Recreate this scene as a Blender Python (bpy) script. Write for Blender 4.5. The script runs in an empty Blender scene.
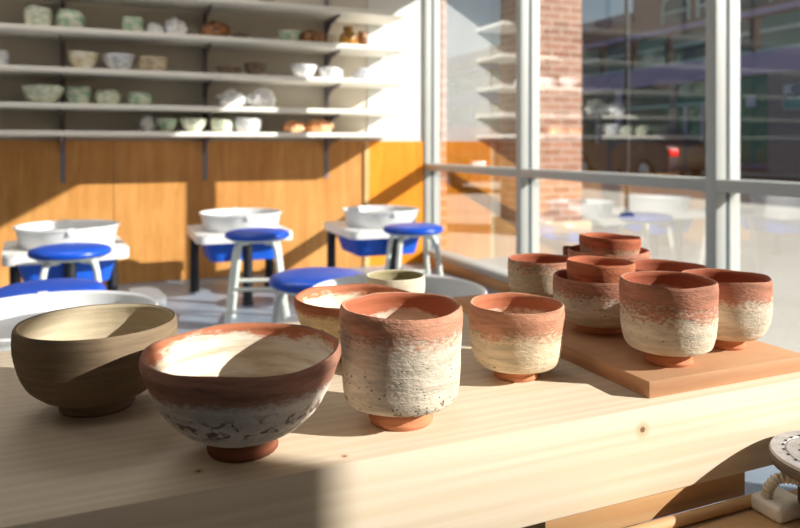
import bpy, bmesh, math, random
from mathutils import Vector, Matrix, noise
random.seed(7)
S = bpy.context.scene
C = S.collection
PI = math.pi

# ------------------------------------------------------------------ camera frame
# room axes: X along the back wall (to the right), Y along the window wall (away from the camera)
YAW = math.radians(23.0)
F = 700.0
HOR = 146.0
EYE = 0.85
CA, SA = math.cos(YAW), math.sin(YAW)

def at_depth(px, t):
    """room x, y of image column px at depth t"""
    x = (px - 400.0) / F * t
    return (CA * x + SA * t, -SA * x + CA * t)

def on_plane(px, py, z):
    t = (EYE - z) * F / (py - HOR)
    return at_depth(px, t) + (t,)

cam_d = bpy.data.cameras.new('camera')
cam = bpy.data.objects.new('camera', cam_d)
C.objects.link(cam)
cam.location = (0, 0, EYE)
cam.rotation_euler = (PI / 2, 0, -YAW)
cam_d.sensor_width = 36
cam_d.lens = F / 800 * 36
cam_d.shift_y = -(264 - HOR) / 800
cam_d.clip_start = 0.02
cam_d.clip_end = 200
cam_d.dof.use_dof = True
cam_d.dof.focus_distance = 0.70
cam_d.dof.aperture_fstop = 6.3
S.camera = cam

# ------------------------------------------------------------------ materials
def lin(c):
    return tuple(((v / 12.92) if v <= 0.04045 else ((v + 0.055) / 1.055) ** 2.4) for v in c)

def srgb(r, g, b):
    return lin((r / 255, g / 255, b / 255)) + (1,)

class NT:
    def __init__(self, name):
        self.m = bpy.data.materials.new(name)
        self.m.use_nodes = True
        self.t = self.m.node_tree
        self.t.nodes.clear()
        self.out = self.n('ShaderNodeOutputMaterial')
    def n(self, k, **kw):
        o = self.t.nodes.new(k)
        for a, b in kw.items():
            setattr(o, a, b)
        return o
    def l(self, a, b):
        self.t.links.new(a, b)
    def put(self, sock, v):
        if isinstance(v, bpy.types.NodeSocket):
            self.l(v, sock)
        else:
            sock.default_value = v
    def math(self, op, a, b=0.0, c=0.0, clamp=False):
        o = self.n('ShaderNodeMath', operation=op, use_clamp=clamp)
        for i, v in enumerate((a, b, c)):
            self.put(o.inputs[i], v)
        return o.outputs[0]
    def mix(self, f, a, b):
        o = self.n('ShaderNodeMix', data_type='RGBA')
        self.put(o.inputs[0], f)
        self.put(o.inputs[6], a)
        self.put(o.inputs[7], b)
        return o.outputs[2]
    def mul(self, a, b, f=1.0):
        o = self.n('ShaderNodeMix', data_type='RGBA', blend_type='MULTIPLY')
        self.put(o.inputs[0], f)
        self.put(o.inputs[6], a)
        self.put(o.inputs[7], b)
        return o.outputs[2]
    def coord(self, scale=(1, 1, 1), loc=(0, 0, 0), kind='Object'):
        c = self.n('ShaderNodeTexCoord')
        mp = self.n('ShaderNodeMapping')
        mp.inputs['Scale'].default_value = scale
        mp.inputs['Location'].default_value = loc
        self.l(c.outputs[kind], mp.inputs['Vector'])
        return mp.outputs[0]
    def noise(self, vec, scale, detail=3, rough=0.55, dist=0.0):
        o = self.n('ShaderNodeTexNoise')
        self.l(vec, o.inputs['Vector'])
        o.inputs['Scale'].default_value = scale
        o.inputs['Detail'].default_value = detail
        o.inputs['Roughness'].default_value = rough
        o.inputs['Distortion'].default_value = dist
        return o.outputs[0]
    def step(self, v, lo, hi):
        o = self.n('ShaderNodeMapRange', interpolation_type='SMOOTHSTEP')
        self.put(o.inputs[0], v)
        self.put(o.inputs[1], lo)
        self.put(o.inputs[2], hi)
        return o.outputs[0]
    def z(self):
        c = self.n('ShaderNodeTexCoord')
        s = self.n('ShaderNodeSeparateXYZ')
        self.l(c.outputs['Object'], s.inputs[0])
        return s.outputs[2]
    def finish(self, col, rough=0.6, metal=0.0, bump=None, bstr=0.3, bdist=0.002, spec=0.5, **kw):
        b = self.n('ShaderNodeBsdfPrincipled')
        self.put(b.inputs['Base Color'], col)
        self.put(b.inputs['Roughness'], rough)
        b.inputs['Metallic'].default_value = metal
        b.inputs['Specular IOR Level'].default_value = spec
        for k, v in kw.items():
            self.put(b.inputs[k.replace('_', ' ')], v)
        if bump is not None:
            bp = self.n('ShaderNodeBump')
            bp.inputs['Strength'].default_value = bstr
            bp.inputs['Distance'].default_value = bdist
            self.l(bump, bp.inputs['Height'])
            self.l(bp.outputs[0], b.inputs['Normal'])
        self.l(b.outputs[0], self.out.inputs[0])
        return self.m

def plain(name, col, rough=0.5, metal=0.0, var=0.08, scale=20, spec=0.5):
    k = NT(name)
    v = k.coord()
    f = k.noise(v, scale)
    d = tuple(c * (1 - var * 2) for c in col[:3]) + (1,)
    return k.finish(k.mix(f, d, col), rough, metal, spec=spec, bump=f, bstr=0.08)

def slip_mat(name, H, zb, soft, rim, slip, pit_lo, pit_hi, pit=0.5, jag=0.35, seed=0.0, gouge=None):
    """terracotta showing at the rim above height zb, brushed cream slip below, brown pits between pit_lo and pit_hi"""
    k = NT(name)
    z = k.z()
    streak = k.noise(k.coord((1, 1, 6), (seed, seed, seed)), 24, 5, 0.65)
    fine = k.noise(k.coord((1, 1, 2.2), (seed, 0, seed)), 190, 3, 0.6)
    patch = k.noise(k.coord((1, 1, 1.6), (0, seed, 0)), 26, 3)
    e = k.math('ADD', z, k.math('MULTIPLY', k.math('SUBTRACT', streak, 0.5), jag * H))
    e = k.math('ADD', e, k.math('MULTIPLY', k.math('SUBTRACT', fine, 0.5), jag * 1.7 * H))
    e = k.math('ADD', e, k.math('MULTIPLY', k.math('SUBTRACT', patch, 0.5), jag * 0.6 * H))
    rimmask = k.step(e, (zb - soft) * H, (zb + soft) * H)
    dark_slip = tuple(c * 0.72 for c in slip[:3]) + (1,)
    sl = k.mix(k.step(streak, 0.35, 0.62), dark_slip, slip)
    warm = tuple(0.5 * a + 0.5 * b for a, b in zip(slip[:3], rim[:3])) + (1,)
    sl = k.mix(k.math('MULTIPLY', k.step(patch, 0.52, 0.72), 0.45), sl, warm)
    rdark = tuple(c * 0.62 for c in rim[:3]) + (1,)
    rm = k.mix(k.step(streak, 0.3, 0.65), rdark, rim)
    col = k.mix(rimmask, sl, rm)
    vor = k.n('ShaderNodeTexVoronoi', feature='F1')
    k.l(k.coord((1, 1, 1.7), (seed, seed, 0)), vor.inputs['Vector'])
    vor.inputs['Scale'].default_value = 150
    warp = k.math('ADD', vor.outputs['Distance'], k.math('MULTIPLY', k.math('SUBTRACT', fine, 0.5), 0.7))
    spots = k.math('SUBTRACT', 1.0, k.step(warp, 0.10, 0.22))
    dens = k.step(k.noise(k.coord((1, 1, 1.5), (seed, 3, 1)), 45, 3), 0.55 - 0.2 * pit, 0.70 - 0.15 * pit)
    band = k.math('MULTIPLY', k.step(z, (pit_lo - 0.08) * H, (pit_lo + 0.05) * H),
                  k.math('SUBTRACT', 1.0, k.step(z, (pit_hi - 0.05) * H, (pit_hi + 0.1) * H)))
    pits = k.math('MULTIPLY', spots, k.math('MULTIPLY', dens, band))
    col = k.mix(k.math('MULTIPLY', pits, 0.85), col, srgb(92, 50, 34))
    if gouge is not None:
        gn = k.noise(k.coord((1, 1, 1.6), (seed, 5, 2)), 95, 2, 0.5, 0.4)
        gb = k.math('MULTIPLY', k.step(z, (gouge[0] - 0.06) * H, (gouge[0] + 0.06) * H),
                    k.math('SUBTRACT', 1.0, k.step(z, (gouge[1] - 0.06) * H, (gouge[1] + 0.06) * H)))
        gg = k.math('MULTIPLY', k.step(gn, gouge[2], gouge[2] + 0.05), gb)
        col = k.mix(k.math('MULTIPLY', gg, 0.8), col, srgb(104, 64, 48))
        pits = k.math('MAXIMUM', pits, gg)
    h = k.math('SUBTRACT', k.math('ADD', k.math('MULTIPLY', streak, 0.4), k.math('MULTIPLY', fine, 0.7)), k.math('MULTIPLY', pits, 1.0))
    return k.finish(col, 0.82, bump=h, bstr=0.75, bdist=0.0022, spec=0.25)

def clay_mat(name, col, var=0.3, ring=14, seed=0.0):
    k = NT(name)
    streak = k.noise(k.coord((1, 1, ring), (seed, seed, seed)), 16, 4)
    fine = k.noise(k.coord(), 220, 2)
    d = tuple(c * (1 - var) for c in col[:3]) + (1,)
    c = k.mix(k.step(streak, 0.3, 0.7), d, col)
    return k.finish(c, 0.85, bump=k.math('ADD', streak, k.math('MULTIPLY', fine, 0.3)), bstr=0.5, bdist=0.0015, spec=0.2)

def inner_mat(name, H, zb, rim, slip, seed=0.0, jag=0.5):
    k = NT(name)
    z = k.z()
    streak = k.noise(k.coord((1, 1, 7), (seed, seed, seed)), 16, 4)
    patch = k.noise(k.coord((1, 1, 2), (seed, 0, 0)), 14, 4, 0.6)
    fine = k.noise(k.coord((1, 1, 3), (seed, 0, 0)), 120, 3)
    e = k.math('ADD', z, k.math('MULTIPLY', k.math('SUBTRACT', patch, 0.5), jag * 1.6 * H))
    e = k.math('ADD', e, k.math('MULTIPLY', k.math('SUBTRACT', streak, 0.5), jag * H))
    e = k.math('ADD', e, k.math('MULTIPLY', k.math('SUBTRACT', fine, 0.5), jag * 0.5 * H))
    m = k.step(e, (zb - 0.05) * H, (zb + 0.05) * H)
    sd = (slip[0] * 0.74, slip[1] * 0.64, slip[2] * 0.54, 1)
    col = k.mix(m, k.mix(k.step(streak, 0.32, 0.6), sd, slip), k.mix(streak, tuple(c * 0.75 for c in rim[:3]) + (1,), rim))
    return k.finish(col, 0.8, bump=k.math('ADD', streak, k.math('MULTIPLY', fine, 0.3)), bstr=0.5, bdist=0.002, spec=0.25)

def wood_mat(name, light, dark, scale=(1.2, 22, 22), knots=(), rough=0.6, fine=0.4):
    k = NT(name)
    v = k.coord(scale)
    g = k.noise(v, 2.2, 4, 0.6, 0.6)
    g2 = k.noise(k.coord((scale[0] * 2, scale[1] * 6, scale[2] * 6)), 3, 3)
    big = k.noise(k.coord((0.8, 3, 3)), 1.3, 2)
    w = k.n('ShaderNodeTexWave', wave_type='BANDS', bands_direction='DIAGONAL')
    k.l(k.coord((scale[0] * 0.12, scale[1] * 0.5, scale[2] * 0.5)), w.inputs['Vector'])
    w.inputs['Scale'].default_value = 1.1
    w.inputs['Distortion'].default_value = 7.0
    w.inputs['Detail'].default_value = 2
    w.inputs['Detail Scale'].default_value = 0.7
    f = k.math('ADD', k.math('MULTIPLY', g, 0.55), k.math('MULTIPLY', w.outputs[1], 0.25))
    f = k.math('ADD', f, k.math('MULTIPLY', g2, fine * 0.5))
    col = k.mix(k.step(f, 0.25, 0.85), dark, light)
    col = k.mix(k.math('MULTIPLY', big, 0.35), col, dark)
    if knots:
        cd = k.n('ShaderNodeTexCoord')
        for (x, y, z, r) in knots:
            d = k.n('ShaderNodeVectorMath', operation='DISTANCE')
            k.l(cd.outputs['Object'], d.inputs[0])
            d.inputs[1].default_value = (x, y, z)
            q = k.math('ADD', d.outputs['Value'], k.math('MULTIPLY', k.math('SUBTRACT', g2, 0.5), r * 0.9))
            col = k.mix(k.math('MULTIPLY', k.math('SUBTRACT', 1.0, k.step(q, r * 1.0, r * 2.6)), 0.45), col, srgb(188, 140, 84))
            col = k.mix(k.math('MULTIPLY', k.math('SUBTRACT', 1.0, k.step(q, r * 0.4, r * 0.95)), 0.85), col, srgb(92, 60, 38))
    return k.finish(col, rough, bump=g2, bstr=0.12, bdist=0.001, spec=0.3)

M = {}
M['plank'] = None  # set below with its knots
M['board'] = wood_mat('board_wood', srgb(212, 168, 130), srgb(184, 134, 98), (3, 3, 40), rough=0.75)
M['tan'] = wood_mat('tan_wood', srgb(220, 186, 144), srgb(192, 154, 112), (2, 12, 12))
M['batten'] = wood_mat('batten_wood', srgb(224, 186, 140), srgb(190, 146, 100), (2, 16, 30))
M['ply'] = None
M['white'] = plain('white_plastic', srgb(238, 238, 236), 0.4, var=0.03)
M['pan'] = plain('pan_plastic', srgb(236, 238, 240), 0.35, var=0.04)
M['stoolw'] = plain('stool_enamel', srgb(226, 230, 222), 0.35, var=0.03)
M['blue'] = plain('blue_vinyl', srgb(14, 82, 206), 0.32, var=0.1)
M['bluebody'] = plain('blue_plastic', srgb(28, 98, 224), 0.4, var=0.06)
M['black'] = plain('black_steel', srgb(30, 32, 40), 0.45, var=0.1)
M['dgrey'] = plain('dark_grey', srgb(150, 152, 156), 0.5, var=0.1)
M['alu'] = plain('cast_aluminium', srgb(186, 186, 190), 0.45, 0.6, var=0.1)
M['wallwhite'] = plain('wall_paint', srgb(216, 208, 196), 0.8, var=0.02, scale=4)
M['wallpatch'] = plain('white_paint', srgb(218, 218, 216), 0.8, var=0.02, scale=4)
M['shelf'] = plain('shelf_white', srgb(242, 238, 228), 0.5, var=0.02)
M['standard'] = plain('standard_metal', srgb(152, 144, 152), 0.5, 0.3, var=0.1)
M['ceil'] = plain('ceiling_paint', srgb(226, 224, 220), 0.9, var=0.02, scale=4)
M['frame'] = plain('window_metal', srgb(182, 184, 180), 0.5, 0.0, var=0.02)
M['gasket'] = plain('gasket', srgb(70, 80, 92), 0.5, var=0.05)
M['sillwood'] = wood_mat('sill_wood', srgb(206, 168, 120), srgb(160, 118, 76), (8, 1.5, 8))

def floor_mat():
    k = NT('concrete_floor')
    a = k.noise(k.coord(), 1.4, 5, 0.6)
    b = k.noise(k.coord(), 28, 4)
    col = k.mix(k.step(a, 0.3, 0.7), srgb(118, 132, 148), srgb(164, 178, 194))
    col = k.mix(k.math('MULTIPLY', b, 0.3), col, srgb(108, 118, 132))
    return k.finish(col, k.math('ADD', 0.28, k.math('MULTIPLY', b, 0.3)), bump=b, bstr=0.1)
M['floor'] = floor_mat()

def ply_mat(name, light, dark):
    k = NT(name)
    g = k.noise(k.coord((9, 9, 1.0)), 2.0, 4, 0.6, 0.8)
    b = k.noise(k.coord((1, 1, 1)), 3.0, 4)
    sp = k.step(k.noise(k.coord(), 40, 2), 0.66, 0.74)
    col = k.mix(k.step(k.math('ADD', k.math('MULTIPLY', g, 0.6), k.math('MULTIPLY', b, 0.4)), 0.3, 0.72), dark, light)
    col = k.mix(k.math('MULTIPLY', sp, 0.25), col, srgb(240, 200, 140))
    return k.finish(col, 0.38, bump=g, bstr=0.05)
M['ply'] = ply_mat('plywood', srgb(228, 170, 100), srgb(200, 136, 68))
M['ply2'] = ply_mat('plywood_yellow', srgb(250, 166, 44), srgb(232, 136, 16))

def brick_mat(name, c1, c2, mortar, sc=1.0):
    k = NT(name)
    c = k.n('ShaderNodeTexCoord')
    s = k.n('ShaderNodeSeparateXYZ')
    k.l(c.outputs['Object'], s.inputs[0])
    cb = k.n('ShaderNodeCombineXYZ')
    k.l(k.math('ADD', s.outputs[0], s.outputs[1]), cb.inputs[0])
    k.l(s.outputs[2], cb.inputs[1])
    b = k.n('ShaderNodeTexBrick')
    k.l(cb.outputs[0], b.inputs['Vector'])
    b.inputs['Color1'].default_value = c1
    b.inputs['Color2'].default_value = c2
    b.inputs['Mortar'].default_value = mortar
    b.inputs['Scale'].default_value = sc
    b.inputs['Mortar Size'].default_value = 0.008
    b.inputs['Brick Width'].default_value = 0.22
    b.inputs['Row Height'].default_value = 0.075
    n = k.noise(k.coord(), 9, 3)
    col = k.mul(b.outputs[0], k.mix(n, (0.7, 0.7, 0.7, 1), (1.15, 1.1, 1.1, 1)))
    return k.finish(col, 0.9, bump=b.outputs[1], bstr=-0.3, bdist=0.004)
M['brick'] = brick_mat('brick', srgb(184, 138, 118), srgb(152, 108, 90), srgb(196, 178, 164))
M['concrete'] = plain('concrete', srgb(206, 188, 160), 0.9, var=0.08, scale=6)

def ground_mat(name, a, b, sc):
    k = NT(name)
    f = k.noise(k.coord(), sc, 5, 0.6)
    f2 = k.noise(k.coord(), 40, 3)
    col = k.mix(f, a, b)
    return k.finish(k.mul(col, k.mix(f2, (0.8, 0.8, 0.8, 1), (1.1, 1.1, 1.1, 1))), 0.9, bump=f2, bstr=0.2)
M['sidewalk'] = ground_mat('sidewalk', srgb(178, 172, 160), srgb(202, 197, 186), 0.8)
M['asphalt'] = ground_mat('asphalt', srgb(62, 56, 60), srgb(84, 76, 78), 1.2)

def glass_mat():
    k = NT('window_glass')
    lw = k.n('ShaderNodeLayerWeight')
    lw.inputs['Blend'].default_value = 0.5
    f = k.math('ADD', 0.036, k.math('MULTIPLY', k.math('POWER', lw.outputs['Facing'], 3.0), 0.958))
    # double glazing: four surfaces
    fac = k.math('DIVIDE', k.math('MULTIPLY', f, 4.0), k.math('ADD', k.math('MULTIPLY', f, 3.0), 1.0), clamp=True)
    tr = k.n('ShaderNodeBsdfTransparent')
    tr.inputs[0].default_value = (0.94, 0.965, 0.95, 1)
    gl = k.n('ShaderNodeBsdfGlossy')
    gl.inputs['Roughness'].default_value = 0.0
    gl.inputs[0].default_value = (1, 1, 1, 1)
    mx = k.n('ShaderNodeMixShader')
    k.l(fac, mx.inputs[0])
    k.l(tr.outputs[0], mx.inputs[1])
    k.l(gl.outputs[0], mx.inputs[2])
    k.l(mx.outputs[0], k.out.inputs[0])
    return k.m
M['glass'] = glass_mat()

# ------------------------------------------------------------------ mesh helpers
def link(name, bm, mats, parent=None, smooth=True, loc=(0, 0, 0), rz=0.0, sharp=35):
    me = bpy.data.meshes.new(name)
    bmesh.ops.recalc_face_normals(bm, faces=bm.faces)
    if smooth:
        for f in bm.faces:
            f.smooth = True
        for e in bm.edges:
            if len(e.link_faces) == 2 and e.calc_face_angle(0) > math.radians(sharp):
                e.smooth = False
    bm.to_mesh(me)
    bm.free()
    o = bpy.data.objects.new(name, me)
    for m in (mats if isinstance(mats, (list, tuple)) else [mats]):
        me.materials.append(m)
    C.objects.link(o)
    o.location = loc
    o.rotation_euler = (0, 0, rz)
    if parent:
        o.parent = parent
    return o

def tag(o, label=None, cat=None, group=None, kind=None):
    if label: o['label'] = label
    if cat: o['category'] = cat
    if group: o['group'] = group
    if kind: o['kind'] = kind
    return o

def thing(name, label, cat, loc=(0, 0, 0), rz=0.0, group=None):
    o = bpy.data.objects.new(name, None)
    o.empty_display_size = 0.05
    C.objects.link(o)
    o.location = loc
    o.rotation_euler = (0, 0, rz)
    return tag(o, label, cat, group)

def struct(name, bm, mats, label, parent=None, **kw):
    o = link(name, bm, mats, parent, **kw)
    return tag(o, label, None, None, 'structure')

def dup(root, label, loc, rz=0.0, sc=None):
    r = root.copy()
    C.objects.link(r)
    r.location = loc
    r.rotation_euler = (0, 0, rz)
    r['label'] = label
    if sc: r.scale = (sc, sc, sc)
    for ch in list(root.children):
        c = ch.copy()
        C.objects.link(c)
        c.parent = r
        for g in list(ch.children):
            d = g.copy()
            C.objects.link(d)
            d.parent = c
    return r

def box(bm, x0, x1, y0, y1, z0, z1, bev=0.0, seg=2, mi=0):
    vs = [bm.verts.new((x, y, z)) for x in (x0, x1) for y in (y0, y1) for z in (z0, z1)]
    idx = [(0, 1, 3, 2), (4, 6, 7, 5), (0, 4, 5, 1), (2, 3, 7, 6), (0, 2, 6, 4), (1, 5, 7, 3)]
    fs = [bm.faces.new([vs[i] for i in q]) for q in idx]
    for f in fs: f.material_index = mi
    if bev > 0:
        es = list({e for f in fs for e in f.edges})
        r = bmesh.ops.bevel(bm, geom=es, offset=bev, segments=seg, profile=0.5, affect='EDGES')
        for f in r['faces']: f.material_index = mi
    return bm

def bx(*a, **k):
    return box(bmesh.new(), *a, **k)

def lathe(bm, prof, seg=48, mi=None, cx=0, cy=0, ang0=0.0, closed=True):
    """prof: list of (r, z); r==0 closes with a pole"""
    rings = []
    for r, z in prof:
        if r <= 1e-6:
            rings.append([bm.verts.new((cx, cy, z))])
        else:
            rings.append([bm.verts.new((cx + r * math.cos(2 * PI * i / seg + ang0), cy + r * math.sin(2 * PI * i / seg + ang0), z)) for i in range(seg)])
    for j in range(len(rings) - 1):
        a, b = rings[j], rings[j + 1]
        for i in range(seg):
            i2 = (i + 1) % seg
            if len(a) == 1 and len(b) == 1: continue
            if len(a) == 1: f = bm.faces.new((a[0], b[i], b[i2]))
            elif len(b) == 1: f = bm.faces.new((a[i], a[i2], b[0]))
            else: f = bm.faces.new((a[i], a[i2], b[i2], b[i]))
            if mi: f.material_index = mi[j]
    return bm

def tube(bm, pts, r, seg=10, caps=True):
    pts = [Vector(p) for p in pts]
    rings = []
    n = len(pts)
    rr = r if isinstance(r, (list, tuple)) else [r] * n
    up = None
    for i, p in enumerate(pts):
        d = (pts[min(i + 1, n - 1)] - pts[max(i - 1, 0)]).normalized()
        if up is None:
            up = d.orthogonal().normalized()
        up = (up - d * up.dot(d))
        up = up.normalized() if up.length > 1e-6 else d.orthogonal().normalized()
        s = d.cross(up)
        rings.append([bm.verts.new(p + (up * math.cos(2 * PI * k / seg) + s * math.sin(2 * PI * k / seg)) * rr[i]) for k in range(seg)])
    for a, b in zip(rings, rings[1:]):
        for k in range(seg):
            bm.faces.new((a[k], a[(k + 1) % seg], b[(k + 1) % seg], b[k]))
    if caps:
        bm.faces.new(rings[0][::-1])
        bm.faces.new(rings[-1])
    return bm

def smooth_path(pts, n=8):
    """Catmull-Rom"""
    P = [Vector(p) for p in pts]
    P = [P[0] * 2 - P[1]] + P + [P[-1] * 2 - P[-2]]
    out = []
    for i in range(1, len(P) - 2):
        for k in range(n):
            t = k / n
            a, b, c, d = P[i - 1], P[i], P[i + 1], P[i + 2]
            out.append(0.5 * ((2 * b) + (c - a) * t + (2 * a - 5 * b + 4 * c - d) * t * t + (3 * b - a - 3 * c + d) * t ** 3))
    out.append(P[-2])
    return out

def rrect(x0, x1, y0, y1, r, n=6):
    pts = []
    for cx, cy, a0 in ((x1 - r, y1 - r, 0), (x0 + r, y1 - r, 90), (x0 + r, y0 + r, 180), (x1 - r, y0 + r, 270)):
        for k in range(n + 1):
            a = math.radians(a0 + 90 * k / n)
            pts.append((cx + r * math.cos(a), cy + r * math.sin(a)))
    return pts

def prism(bm, poly, z0, z1, bev=0.0):
    a = [bm.verts.new((x, y, z0)) for x, y in poly]
    b = [bm.verts.new((x, y, z1)) for x, y in poly]
    n = len(poly)
    bm.faces.new(a[::-1])
    top = bm.faces.new(b)
    for i in range(n):
        bm.faces.new((a[i], a[(i + 1) % n], b[(i + 1) % n], b[i]))
    if bev > 0:
        bmesh.ops.bevel(bm, geom=list(top.edges), offset=bev, segments=2, affect='EDGES')
    return bm

# ------------------------------------------------------------------ pots
def interp(prof, n):
    P = smooth_path([(r, 0, z) for r, z in prof], n)
    return [(p.x, p.z) for p in P]

def make_pot(name, label, cat, x, y, z, R, H, prof, foot, mats, group=None, wall=0.006, warp=0.015, lipwave=0.02, ringamp=0.006, seed=0, depth=0.16, rz=0.0, seg=96, tilt=None):
    """prof: outer (r/R, z/H) from the body bottom (above the foot) to the rim; foot: (r/R bottom, r/R top, z/H top)"""
    root = thing(name, label, cat, (x, y, z), rz, group)
    if tilt: root.rotation_euler = (tilt[0], tilt[1], rz)
    outer = [(r * R, zz * H) for r, zz in interp(prof, 6)]
    lo, ro = foot[2] * H, outer[0][0]
    top_r, top_z = outer[-1]
    lip = [(top_r - wall * 0.25, top_z + wall * 0.42), (top_r - wall * 0.7, top_z + wall * 0.30), (top_r - wall, top_z - wall * 0.25)]
    inner = []
    zmin = foot[2] * H + wall
    for r, zz in reversed(outer[:-1]):
        zi = max(zmin, zz + (wall * 0.9 if zz < 0.45 * H else 0))
        ri = r - wall
        if zi <= top_z - wall * 0.4:
            inner.append((max(ri, 0.004), zi))
    inner = [p for i, p in enumerate(inner) if i == 0 or p[1] < inner[i - 1][1] - 1e-5 or p[0] < inner[i - 1][0] - 1e-5]
    inner.append((inner[-1][0] * 0.5, inner[-1][1] - 0.0008))
    inner.append((0, inner[-1][1] - 0.0004))
    allp = [(0, outer[0][1])] + outer + lip + inner
    n_out = len(outer) + 2
    mi = [0 if j < n_out else 1 for j in range(len(allp) - 1)]
    bm = lathe(bmesh.new(), allp, seg, mi)
    for v in bm.verts:
        rad = math.hypot(v.co.x, v.co.y)
        if rad < 1e-5: continue
        a = math.atan2(v.co.y, v.co.x)
        k = v.co.z / H
        w = warp * R * noise.noise(Vector((math.cos(a) * 1.1 + seed * 3.7, math.sin(a) * 1.1, k * 1.3)))
        w += ringamp * R * noise.noise(Vector((seed, math.cos(a) * 0.3, v.co.z * 260 / (H / 0.09))))
        w += 0.006 * R * noise.noise(Vector((math.cos(a) * 6, math.sin(a) * 6 + seed, k * 6)))
        f = (rad + w) / rad
        v.co.x *= f
        v.co.y *= f
        if k > 0.5:
            v.co.z += lipwave * H * (k - 0.5) * 2 * noise.noise(Vector((math.cos(a) * 1.3, math.sin(a) * 1.3 + seed * 5, seed)))
    link('body', bm, [mats[0], mats[1]], root, sharp=60)
    if foot[2] > 0.02:
        fb, ft, fz = foot[0] * R, foot[1] * R, foot[2] * H
        fp = [(fb * 0.72, 0.0035), (fb * 0.76, 0.0), (fb * 0.97, 0.0), (fb, 0.0015), *[(fb * 1.01 + ((fb + ft) / 2 * 0.99 - fb * 1.01) * q / 9, fz * (0.18 + 0.055 * q)) for q in range(10)], (ft, fz * 0.92), (ft * 0.98, fz + 0.0035)]
        b2 = lathe(bmesh.new(), [(0, 0.004)] + fp + [(0, fz + 0.0035)], 64)
        for v in b2.verts:
            rad = math.hypot(v.co.x, v.co.y)
            if rad > 1e-5:
                a = math.atan2(v.co.y, v.co.x)
                f = 1 + 0.02 * noise.noise(Vector((math.cos(a) * 2 + seed, math.sin(a) * 2, v.co.z * 300))) + 0.012 * math.sin(v.co.z * 900 + a)
                v.co.x *= f; v.co.y *= f
        link('foot', b2, mats[2], root, sharp=50)
    return root

ZP = 0.585          # bench top
ZB = ZP + 0.018     # ware board top
def pot_at(px, base_y, zs, rim_hw, rim_y):
    x, y, t = on_plane(px, base_y, zs)
    return x, y, rim_hw * t / F, (base_y - rim_y) * t / F

SLIP = srgb(230, 216, 194)
TERRA = srgb(190, 128, 100)
RED = srgb(188, 130, 106)
footA = clay_mat('terracotta_foot', srgb(206, 138, 102), 0.35, 10, 1.0)
footDark = clay_mat('dark_terracotta_foot', srgb(146, 90, 66), 0.4, 10, 2.0)

square = [(0.50, .17), (0.72, .178), (0.84, .21), (0.90, .27), (0.945, .38), (0.975, .55), (0.985, .75), (1.0, .92), (0.99, 1.0)]
roundcup = [(0.47, .15), (0.68, .175), (0.82, .24), (0.91, .35), (0.965, .47), (0.99, .65), (1.0, .85), (0.985, 1.0)]

# A: plain olive bowl
x, y, R, H = pot_at(97.5, 405, ZP, 76.5, 322)
olive = clay_mat('olive_clay', srgb(142, 122, 98), 0.22, 12, 3.0)
oliveIn = clay_mat('olive_clay_inside', srgb(200, 184, 156), 0.15, 9, 4.0)
make_pot('tea_bowl', 'plain olive-brown unglazed bowl standing at the left end of the bench', 'bowl', x, y, ZP, R, H,
         [(0.44, .13), (0.60, .17), (0.75, .26), (0.87, .39), (0.945, .56), (0.985, .74), (1.0, .9), (0.985, 1.0)], (0.455, 0.42, .14), (olive, oliveIn, olive), 'tea bowls on the bench', wall=0.005, lipwave=0.0, seed=1)
# B: large slip bowl
x, y, R, H = pot_at(242.8, 448, ZP, 97.8, 350)
sB = slip_mat('slip_bowl_skin', H, 0.74, 0.06, srgb(172, 124, 104), srgb(226, 214, 202), 0.15, 0.6, 1.6, 0.12, 1.3, (0.38, 0.60, 0.535))
iB = inner_mat('slip_bowl_inside', H, 0.93, srgb(196, 122, 88), srgb(232, 221, 204), 0.4, 0.28)
make_pot('tea_bowl', 'wide flared bowl with cream slip, purple-brown rim and small dark red foot', 'bowl', x, y, ZP, R, H,
         [(0.36, .165), (0.48, .205), (0.62, .29), (0.755, .42), (0.86, .58), (0.922, .72), (0.962, .83), (1.0, .92), (0.995, 1.0)], (0.355, 0.345, .18), (sB, iB, footDark), 'tea bowls on the bench', seed=2, lipwave=0.035)
# C: front cup
x, y, R, H = pot_at(401, 419.5, ZP, 62, 307)
sC = slip_mat('front_cup_skin', H, 0.80, 0.10, srgb(210, 152, 124), srgb(226, 212, 192), 0.15, 0.6, 1.0, 0.30, 2.1, (0.20, 0.30, 0.60))
iC = inner_mat('front_cup_inside', H, 0.82, srgb(190, 112, 80), srgb(238, 222, 204), 2.0, 0.3)
make_pot('tea_cup', 'tall square-sided cup at the front centre, cream slip with orange rim and thick orange foot', 'cup', x, y, ZP, R, H,
         [(0.50, .2), (0.70, .195), (0.85, .202), (0.92, .26), (0.95, .40), (0.965, .60), (0.985, .80), (1.0, .93), (0.985, 1.0)], (0.51, 0.50, .20), (sC, iC, footA), 'tea cups on the bench', seed=3, lipwave=0.03, warp=0.03)
# D: bowl behind the front cup
x, y, R, H = pot_at(354, 355, ZP, 60, 297)
sD = slip_mat('rear_bowl_skin', H, 0.86, 0.06, srgb(190, 116, 84), srgb(226, 200, 158), 0.3, 0.62, 0.8, 0.12, 3.3, (0.5, 0.66, 0.58))
iD = inner_mat('rear_bowl_inside', H, 0.86, srgb(206, 132, 98), srgb(244, 228, 206), 3.0, 0.35)
make_pot('tea_bowl', 'cream slip bowl with an orange lip half hidden behind the tall front cup', 'bowl', x, y, ZP, R, H,
         [(0.40, .16), (0.58, .22), (0.74, .36), (0.86, .53), (0.945, .75), (0.985, .9), (0.99, 1.0)], (0.40, 0.38, .17), (sD, iD, footA), 'tea bowls on the bench', seed=4, lipwave=0.03)
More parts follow.
